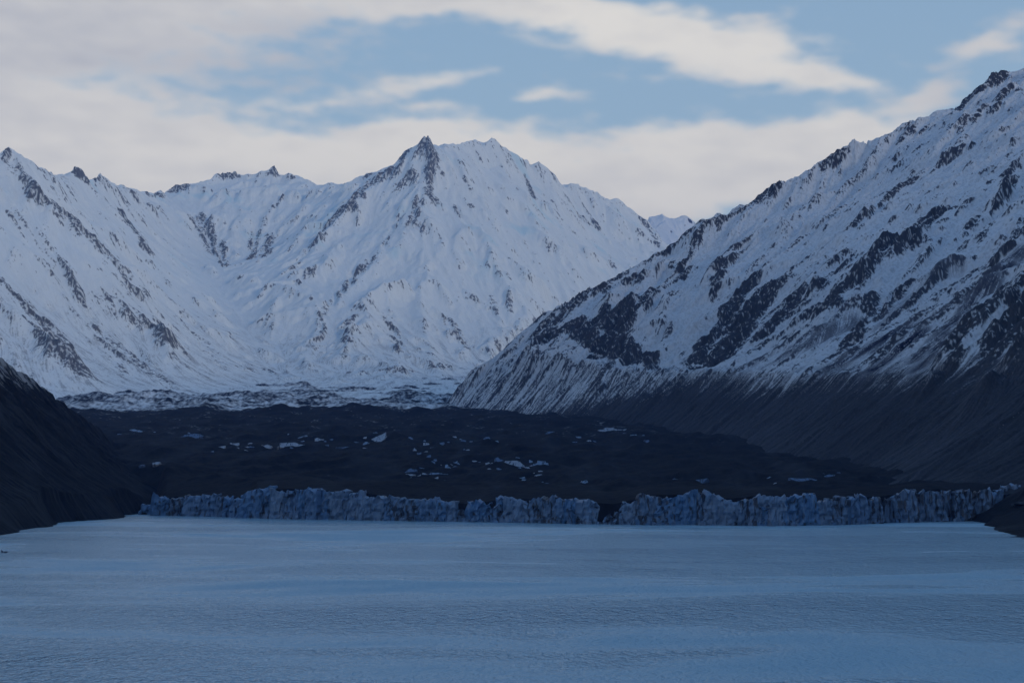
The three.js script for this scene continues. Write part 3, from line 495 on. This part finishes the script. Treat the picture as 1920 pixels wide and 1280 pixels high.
{
  const L = [[-350, 1075], [-150, 1030], [0, 1003], [36, 999], [38, 994], [95, 987], [107, 984], [104, 980], [160, 976], [228, 972], [237, 968], [222, 967], [268, 963]].map(([x, y]) => shore(x, y));
  const under = L.map(([x, , d]) => [x + 45, -14, d - 45]);
  moraine('left_moraine_slope', 'dark bare moraine slope running down to the lake at the left edge', [-1900, -450, 1300, 4300], [L, under, [[-400, -20, 1300], [-400, -20, 2300]],
    ...N([[[-330, 530, 2290], [-200, 578, 2547], [-60, 637, 2897], [0, 672, 3078], [22, 687, 3150], [30, 697, 3180], [42, 697, 3219], [60, 712, 3283], [100, 745, 3436], [150, 782, 3648], [185, 802, 3813], [208, 822, 3930], [225, 850, 4020]],
      [[268, 962, 2845], [280, 950, 2890], [284, 925, 3050], [282, 900, 3300], [275, 880, 3700], [260, 860, 4200]], [[-400, 640, 3600], [-60, 740, 3900], [120, 840, 4280]], [[330, 985, 2900], [345, 985, 3200], [335, 960, 3800], [330, 930, 4300]]])], 5, 301, 235);
  const Rr = [[1826, 977], [1834, 979], [1846, 981], [1842, 985], [1862, 988], [1856, 993], [1866, 997], [1872, 1000], [1852, 1006], [1870, 1011], [1900, 1015], [1920, 1020], [1980, 1035], [2100, 1060]].map(([x, y]) => shore(x, y));
  moraine('right_moraine_slope', 'dark rubble spit at the right shore in front of the ice cliff', [450, 1500, 1300, 3300], [Rr, Rr.map(([x, , d]) => [x - 40, -12, d - 30]), [[450, -20, 1300], [450, -20, 2500]],
    ...N([[[1835, 972, 2600], [1850, 955, 2620], [1880, 932, 2600], [1920, 908, 2560], [2000, 880, 2480], [2200, 830, 2300]], [[1850, 950, 2800], [1920, 912, 2900], [2100, 880, 3100]]])], 4, 341, 900);
}
clock('moraines');

// ---------------------------------------------------------------- lake
function lake() {
  const g = new THREE.PlaneGeometry(9000, 4600, 1, 1); g.rotateX(-Math.PI / 2); g.translate(0, 0, -900);
  const uv = g.attributes.uv, p = g.attributes.position; for (let i = 0; i < uv.count; i++) uv.setXY(i, p.getX(i), -p.getZ(i));                   // metres
  const S = 1024, wave = new Uint8Array(S * S * 4), height = new Float32Array(S * S), T = 150, SEA = 3.2;
  for (let j = 0; j < S; j++) for (let i = 0; i < S; i++) {
    const x = i / S, y = j / S, v = 0.34 * per2(x, y, 24, 17, 1) + 0.32 * per2(x, y, 60, 37, 2) + 0.22 * per2(x, y, 120, 71, 3) + 0.12 * per2(x, y, 230, 149, 4);
    height[j * S + i] = v;
  }
  for (let j = 0; j < S; j++) for (let i = 0; i < S; i++) {            // slopes of the ruffled surface, as a normal map
    const gx = (height[j * S + (i + 1) % S] - height[j * S + (i + S - 1) % S]) * SEA * S / (2 * T), gd = (height[((j + 1) % S) * S + i] - height[((j + S - 1) % S) * S + i]) * SEA * S / (2 * T), q = 1 / Math.hypot(gx, gd, 1), o = (j * S + i) * 4;
    wave[o] = Math.round(127.5 - 127.5 * gx * q); wave[o + 1] = Math.round(127.5 - 127.5 * gd * q); wave[o + 2] = Math.round(127.5 + 127.5 * q); wave[o + 3] = 255;
  }
  function per2(x, y, nx, ny, s) { const fx0 = x * nx, fy0 = y * ny, ix = Math.floor(fx0), iy = Math.floor(fy0), fx = fx0 - ix, fy = fy0 - iy, u = fx * fx * (3 - 2 * fx), v = fy * fy * (3 - 2 * fy), q = (a, b) => hash(((a % nx) + nx) % nx, ((b % ny) + ny) % ny, s) / 4294967296; return mix(mix(q(ix, iy), q(ix + 1, iy), u), mix(q(ix, iy + 1), q(ix + 1, iy + 1), u), v); }
  const bump = new THREE.DataTexture(wave, S, S); bump.wrapS = bump.wrapT = THREE.RepeatWrapping; bump.magFilter = THREE.LinearFilter; bump.repeat.set(1 / T, 1 / T); bump.needsUpdate = true;
  // cat's paws: where the wind ruffles the water more or less
  const R = 1024, rough = new Uint8Array(R * R * 4);
  for (let j = 0; j < R; j++) for (let i = 0; i < R; i++) {
    const x = (i / R - 0.5) * 2400, d = 500 + j / R * 2600, wv = 90 * noise(x / 420, d / 500, 399), b = fbm(x / 620 + 2, (d + wv) / 230, 4, 401) + 0.3 * fbm(x / 120, (d + wv) / 50, 3, 411), v = 0.18 + 0.42 * sstep(-0.02, 0.42, b) - 0.06 * sstep(0.05, 0.4, -b);
    const o = (j * R + i) * 4; rough[o] = rough[o + 1] = rough[o + 2] = Math.round(255 * v); rough[o + 3] = 255;
  }
  const rt = new THREE.DataTexture(rough, R, R); rt.magFilter = THREE.LinearFilter; rt.wrapS = rt.wrapT = THREE.MirroredRepeatWrapping; rt.repeat.set(1 / 2400, 1 / 2600); rt.offset.set(0.5, -500 / 2600); rt.needsUpdate = true;
  const m = new THREE.Mesh(g, new THREE.MeshPhysicalMaterial({ color: new THREE.Color(0.34, 0.50, 0.58), roughness: 1, roughnessMap: rt, normalMap: bump, ior: 1.33 }));
  m.name = 'lake'; m.receiveShadow = true; scene.add(m); tag(m, 'milky blue glacial lake ruffled by wind', 'lake', 'structure');
}
lake();

// ---------------------------------------------------------------- the glacier
const FRONT = [[120, 958], [200, 961], [270, 964], [300, 966], [400, 968], [480, 971], [560, 973], [640, 974], [760, 976], [880, 978], [1000, 980], [1150, 983], [1300, 984], [1450, 985.5], [1560, 984], [1640, 981], [1720, 978], [1830, 976], [1920, 972], [2050, 966], [2200, 960]];
const TOPS = [[120, 955], [262, 954], [300, 935], [330, 930], [400, 930], [440, 932], [470, 930], [482, 918], [540, 915], [600, 917], [640, 922], [680, 922], [720, 930], [780, 937], [850, 941], [880, 944], [920, 938], [960, 934], [1050, 935], [1100, 941], [1150, 944], [1190, 936], [1220, 927], [1320, 925], [1340, 935], [1400, 931], [1430, 926], [1500, 931], [1540, 940], [1600, 930], [1650, 930], [1700, 923], [1760, 916], [1800, 919], [1850, 922], [1900, 912], [1960, 905], [2200, 900]];
const lerpList = (l, x) => { let k = 1; while (k < l.length - 1 && l[k][0] < x) k++; const a = l[k - 1], b = l[k]; return mix(a[1], b[1], Math.min(1, Math.max(0, (x - a[0]) / (b[0] - a[0])))); };
function front(px) { return shore(px, lerpList(FRONT, px)); }
function topHeight(px) { const [, , d] = front(px); return EYE + ray(px, lerpList(TOPS, px))[1] * (d + 12); }
function iceMaterial(seed, tint, dirt) {
  const S = 256, data = new Uint8Array(S * S * 4);
  for (let j = 0; j < S; j++) for (let i = 0; i < S; i++) {
    const x = i / S, y = j / S, n = 1.3 * fbm(x * 7, y * 1.8, 5, seed), n2 = fbm(x * 16, y * 3.2, 3, seed + 7), b = fbm(x * 2 + y * 0.8, y * 9, 3, seed + 11), q = sstep(0.12, 0.42, n + 0.5 * n2 + dirt), l = 1 + 0.35 * n2 + 0.25 * b;
    const o = (j * S + i) * 4, c = [mix(tint[0] * l, 0.026, q), mix(tint[1] * l, 0.034, q), mix(tint[2] * l, 0.05, q)];
    for (let k = 0; k < 3; k++) data[o + k] = enc[Math.max(0, Math.min(4095, (c[k] * 4095) | 0))]; data[o + 3] = 255;
  }
  const t = new THREE.DataTexture(data, S, S); t.colorSpace = THREE.SRGBColorSpace; t.magFilter = THREE.LinearFilter; t.wrapS = t.wrapT = THREE.RepeatWrapping; t.needsUpdate = true;
  return new THREE.MeshStandardMaterial({ map: t, roughness: 0.55, flatShading: true });
}
// a block of ice: fluted front, broken top, base below the water
function iceBlock(w, h, dep, seed, lean) {
  const g0 = new THREE.BoxGeometry(w, h, dep, Math.max(4, Math.round(w / 3)), 9, 2); g0.deleteAttribute('uv'); g0.deleteAttribute('normal');
  const g = mergeVertices(g0), p = g.attributes.position, R = rnd(seed), a = R() * 50, slope = (R() - 0.5) * 0.5, cut = (R() - 0.5) * 0.6, uv = [];
  for (let i = 0; i < p.count; i++) {
    let x = p.getX(i), y = p.getY(i), z = p.getZ(i); const t = y / h + 0.5, fx = x / w;
    const flute = ridged(x / 13 + a, t * 0.5 + a, 2, 501) - 0.45, brk = noise(x / 9 + a, y / 10, 503);
    const shelf = noise(x / 14 + a, y / 7 + a, 505) > 0.25 ? -3.5 : 0;
    const split = hash(Math.floor((x + a * 9 + 0.15 * y) / 8), Math.floor((y + a * 5 + 0.3 * x) / 24), 515) / 4294967296 - 0.5;
    if (z > 0) z += flute * 5 + brk * 3 + shelf + split * 5 - lean * t * h + fx * cut * dep;
    x *= 1 - 0.22 * t * t + 0.12 * noise(y / 9, a, 507);
    if (t > 0.7) y += (slope * fx * w + 6 * noise(x / 9 + a, z / 8, 509) + 2 * noise(x / 4, a, 511)) * (t - 0.7) / 0.3;
    p.setXYZ(i, x + 1.2 * noise(y / 5, z / 5 + a, 513), y, z); uv.push(x / 42 + a, y / 42 + a * 0.37);
  }
  g.setAttribute('uv', new THREE.BufferAttribute(new Float32Array(uv), 2)); g.translate(0, h / 2, 0);
  const flat = g.toNonIndexed(); flat.computeVertexNormals(); return flat;
}
function glacier() {
  const root = new THREE.Group(); root.name = 'glacier'; scene.add(root);
  tag(root, 'debris-covered glacier ending in a blue ice cliff at the lake', 'glacier', 'structure');
  const NU = 760, pos = [], idx = [], uv = [], ds = []; let step = 6;
  for (let t = 0; t < 11000; t += step, step = Math.min(34, 5 + t * 0.0065)) ds.push(t);
  for (let j = 0; j < ds.length; j++) for (let i = 0; i <= NU; i++) {
    const px = mix(100, 2000, i / NU), fr = front(px), d = fr[2] + 10 + ds[j], x = (px - 960) / FOCAL / CP * d * (fr[0] / ((px - 960) / FOCAL / CP * fr[2] || 1e-9) || 1);
    const k = sstep(0, 90, ds[j]) , lip = topHeight(px) - 2; let y = mix(lip + ds[j] * 0.12, glacierHeight(x, d), sstep(0, 420, ds[j])); if (j === 0) y = 4; void k; y = mix(-14, y, Math.max(sstep(272, 312, px), sstep(150, 600, ds[j])));
    if (j > 0) y += 1.6 * fbm(x / 16, d / 16, 2, 151) * sstep(0, 60, ds[j]);
    pos.push(x, y, -d); uv.push((x + 3600) / 7200, (d - 2200) / 11500);
  }
  for (let j = 0; j < ds.length - 1; j++) for (let i = 0; i < NU; i++) { const a = j * (NU + 1) + i, b = a + 1, c = a + NU + 1, d = c + 1; idx.push(a, b, d, a, d, c); }
  const g = new THREE.BufferGeometry(); g.setAttribute('position', new THREE.BufferAttribute(new Float32Array(pos), 3)); g.setAttribute('uv', new THREE.BufferAttribute(new Float32Array(uv), 2)); g.setIndex(idx); g.computeVertexNormals();
  const W = 2048, H = 2048, data = new Uint8Array(W * H * 4);
  for (let j = 0; j < H; j++) for (let i = 0; i < W; i++) {
    const x = (i + 0.5) / W * 7200 - 3600, d = (j + 0.5) / H * 11500 + 2200, n = fbm(x / 60, d / 90, 4, 161), n2 = noise(x / 9, d / 12, 165), nb = fbm(x / 500, d / 700, 3, 167), nc = fbm(x / 150, d / 60, 3, 169);
    const hm = sstep(5600, 6300, d), mound = ridged(x / 700 + 0.7, d / 520, 4, 131);
    const nf = noise(x / 16, d / 30, 175) + 0.6 * noise(x / 7, d / 14, 177);
    const snow = Math.min(1, Math.max(0, 0.6 * nf + 0.8 * n + 0.5 * nc + 0.66 * sstep(5300, 6400, d + 420 * nb) + 0.3 * sstep(8400, 9800, d) - 0.42 * sstep(0.40, 0.66, mound) * hm - 0.04 - 0.9 * sstep(6100, 5300, d + 300 * nb))) * 0.9;
    const thin = sstep(0.34, 0.52, n * 0.8 + n2 * 0.45 + nc * 0.3) * sstep(3600, 5400, d) * 0.3;
    const k = 0.011 + 0.008 * n + 0.006 * n2 + 0.004 * nb + 0.010 * sstep(0.05, 0.35, fbm(x / 90 + 0.6 * nb, d / 900, 3, 179)), s = Math.max(snow, thin), o = (j * W + i) * 4, c = [mix(k, 0.74, s), mix(k * 1.02, 0.77, s), mix(k * 1.14, 0.8, s)];
    for (let q = 0; q < 3; q++) data[o + q] = enc[Math.max(0, Math.min(4095, (c[q] * 4095) | 0))]; data[o + 3] = 255;
  }
  const map = new THREE.DataTexture(data, W, H); map.colorSpace = THREE.SRGBColorSpace; map.magFilter = THREE.LinearFilter; map.needsUpdate = true;
  const cover = new THREE.Mesh(g, new THREE.MeshPhysicalMaterial({ map, roughness: 0.95, specularIntensity: 0.1 })); cover.name = 'debris_cover'; root.add(cover);
  // the cliff: columns side by side, then fallen blocks at the foot
  const mats = [iceMaterial(601, [0.10, 0.18, 0.30], -0.16), iceMaterial(613, [0.075, 0.165, 0.30], -0.08), iceMaterial(627, [0.13, 0.20, 0.30], -0.1), iceMaterial(641, [0.10, 0.165, 0.26], 0.1), iceMaterial(655, [0.10, 0.165, 0.26], 0.26)];
  const R = rnd(77); let n = 0;
  const put = (name, geo, px, back, mat, turn = 0, drop = 4, size = 1) => { const [x, , d] = front(px), m = new THREE.Mesh(geo, mat), s = (d + back) / d; m.name = n++ ? name : name; m.position.set(x * s, -drop, -(d + back)); m.rotation.y = turn; m.scale.setScalar(size); m.castShadow = m.receiveShadow = true; root.add(m); return m; };
  for (let px = 264; px < 1905;) {
    const w = R() < 0.6 ? 22 + 34 * R() : 8 + 12 * R(), d = front(px)[2], wp = w / d * FOCAL, mid = px + wp / 2, top = topHeight(mid) * (0.9 + 0.14 * R());
    const gap = noise(px / 45, 7, 705) + (px > 686 && px < 716 || px > 858 && px < 884 || px > 1120 && px < 1180 ? 0.5 : 0), dirt = noise(px / 70, 2, 701) + (px > 1640 ? 0.3 : px > 1340 ? 0.12 : 0) - (px > 480 && px < 680 ? 0.3 : 0);
    const mat = dirt > 0.42 ? mats[4] : dirt > 0.14 ? mats[3] : mats[(R() * 3) | 0];
    if (mid > 690 && mid < 714 || mid > 860 && mid < 882 || mid > 1126 && mid < 1172) { put('ice_column', iceBlock(34, top * (0.45 + 0.25 * R()) + 4, 22, (R() * 1e6) | 0, 0.5), mid, 9 + 5 * R(), mats[4], (R() - 0.5) * 0.8); px += 15; continue; }                    // slumped, rubbly places between the ice faces
    put('ice_column', iceBlock(w * 1.38, top + 4, 24 + 12 * R(), (R() * 1e6) | 0, 0.05 + 0.3 * R() * R()), mid, (gap > 0.3 ? 9 : 2) + 9 * R(), mat, (R() - 0.5) * 0.9);
    px += wp * (0.8 + 0.3 * R());
  }
  for (let k = 0; k < 44; k++) {                                       // leaning slabs that have parted from the face
    const px = 300 + 1540 * R(), hot = noise(px / 80, 9, 707); if (hot < -0.1) continue; const w = 7 + 16 * R(), top = topHeight(px) * (0.45 + 0.4 * R());
    put('ice_slab', iceBlock(w, top + 4, w * 0.8, (R() * 1e6) | 0, 0.25 + 0.35 * R()), px, -2 - 5 * R(), mats[R() < 0.5 ? (R() * 3) | 0 : 3], (R() - 0.5) * 1.6).rotation.z = (R() - 0.5) * 0.35;
  }
  for (let k = 0; k < 190; k++) {
    const px = 285 + 1560 * R(), hot = noise(px / 60, 5, 703); if (hot < -0.3 + 0.3 * R()) continue; const w = 3 + 8 * R() * R(), top = topHeight(px) * (0.06 + 0.3 * R() * R() * (hot + 0.6));
    put('fallen_ice', iceBlock(w, Math.max(2, top) + 4, w * 0.9, (R() * 1e6) | 0, 0.3 * R()), px, -4 - 13 * R(), mats[R() < 0.45 ? 2 : R() < 0.6 ? 3 : 1], R() * 6.28, 3.6).rotation.z = (R() - 0.5) * 0.6;
  }
  // bare ice showing through the rubble: px, py, half width and height in those pixels
  const spots = [[358, 815, 24, 7], [440, 832, 10, 5], [412, 838, 13, 3], [467, 838, 6, 4], [495, 836, 14, 4], [548, 832, 32, 8], [566, 818, 9, 5], [599, 823, 10, 5], [254, 806, 13, 5], [292, 867, 8, 3], [552, 896, 9, 4], [712, 815, 12, 14], [688, 830, 8, 4], [768, 820, 7, 5], [851, 818, 7, 3], [882, 827, 5, 3], [914, 820, 8, 3], [800, 832, 9, 5], [827, 831, 5, 4], [778, 842, 4, 6], [803, 855, 6, 4], [788, 849, 4, 3], [812, 865, 5, 4], [870, 843, 4, 3], [838, 874, 6, 5], [855, 867, 7, 5], [892, 864, 6, 3], [916, 868, 5, 3], [936, 862, 11, 6], [966, 870, 20, 9], [990, 876, 6, 4], [1016, 868, 18, 6], [937, 878, 6, 4], [769, 881, 9, 6], [766, 889, 13, 3], [823, 888, 18, 4], [843, 904, 11, 7], [900, 910, 12, 4], [970, 910, 32, 7], [1012, 905, 18, 4], [1095, 902, 6, 5], [1032, 810, 8, 3], [1142, 805, 22, 5], [1080, 818, 9, 3], [1105, 825, 6, 2], [1216, 826, 6, 3], [1188, 815, 6, 2], [1282, 908, 48, 13], [1505, 898, 38, 7], [1556, 891, 12, 4], [1685, 913, 20, 6], [985, 898, 7, 4], [650, 838, 16, 2], [1010, 890, 10, 2]];
  for (const [px, py, rw] of spots.slice()) for (let k = 0; k < (rw > 9 ? 2 : 1); k++) spots.push([px + (R() - 0.5) * (50 + rw * 2), py + (R() - 0.4) * 14, 2.5 + 3.5 * R(), 1.5 + 1.5 * R()]);
  const dirty = [iceMaterial(711, [0.17, 0.24, 0.35], -0.05), iceMaterial(719, [0.08, 0.13, 0.23], 0), iceMaterial(723, [0.28, 0.31, 0.37], -0.05)];
  const hitIce = (px, py) => { const [sx, su] = ray(px, py), d0 = front(px)[2] + 430; for (let d = d0; d < 7000; d += 6) if (glacierHeight(sx * d, d) > EYE + su * d) return [sx * d, d]; const [fx, , fd] = front(px); for (let q = 20; q < 430; q += 5) { const d = fd + q, y = mix(topHeight(px) + q * 0.12, glacierHeight(sx * d, d), sstep(0, 420, q)); if (y > EYE + su * d) return [sx * d, d]; } return [fx * (1 + 60 / fd), fd + 60]; };
  for (const [px, py, rw, rh] of spots) {
    const p = hitIce(px, py + rh * 0.5), s = p[1] / FOCAL, w = rw * s * 1.12, h = rh * s * 1.8, sh = new THREE.Shape(), m = Math.max(9, Math.min(26, Math.round(rw * 0.8) + 5)), skew = (R() - 0.5) * 1.6, ph = R() * 90;
    for (let k = 0; k < m; k++) { const a = k / m * Math.PI * 2, r = 0.5 + 0.75 * Math.abs(noise(Math.cos(a) * 1.6 + ph, Math.sin(a) * 1.6, 735)) + 0.45 * R() * R(), y = Math.sin(a) * h * r, x = Math.cos(a) * w * r + skew * y; k ? sh.lineTo(x, y) : sh.moveTo(x, y); }
    const ge = new THREE.ExtrudeGeometry(sh, { depth: h * 0.9, bevelEnabled: true, bevelThickness: h * 0.12, bevelSize: h * 0.06, bevelSegments: 1, curveSegments: 1 }), q = ge.attributes.position;
    const u2 = ge.attributes.uv; for (let k = 0; k < u2.count; k++) u2.setXY(k, q.getX(k) / 30 + px, q.getY(k) / 30);
    ge.translate(0, 0, -h * 0.9);
    const me = new THREE.Mesh(ge, dirty[py > 885 && px > 900 && rw > 10 ? 1 : (R() * 3) | 0]); me.name = 'ice_patch'; me.rotation.order = 'YXZ'; me.rotation.x = -1.0 + 0.4 * (R() - 0.5); me.rotation.y = (R() - 0.5) * 0.8; const gy = EYE + ray(px, py)[1] * p[1]; me.position.set(p[0], gy - h * 0.35, -p[1] + 2); me.castShadow = me.receiveShadow = true; root.add(me);
  }
}
glacier(); clock('glacier');

// ---------------------------------------------------------------- a drifting piece of ice at the left edge
{
  const [x, , d] = shore(7, 1036), g = iceBlock(6.5, 4.2, 4, 91, 0.1), m = new THREE.Mesh(g, new THREE.MeshStandardMaterial({ color: new THREE.Color(0.1, 0.13, 0.18), roughness: 0.6, flatShading: true }));
  m.name = 'iceberg'; m.position.set(x, -1.6, -d); m.castShadow = m.receiveShadow = true; scene.add(m); tag(m, 'tiny dark iceberg floating on the lake at the left edge', 'iceberg');
}
renderer.render(scene, camera);
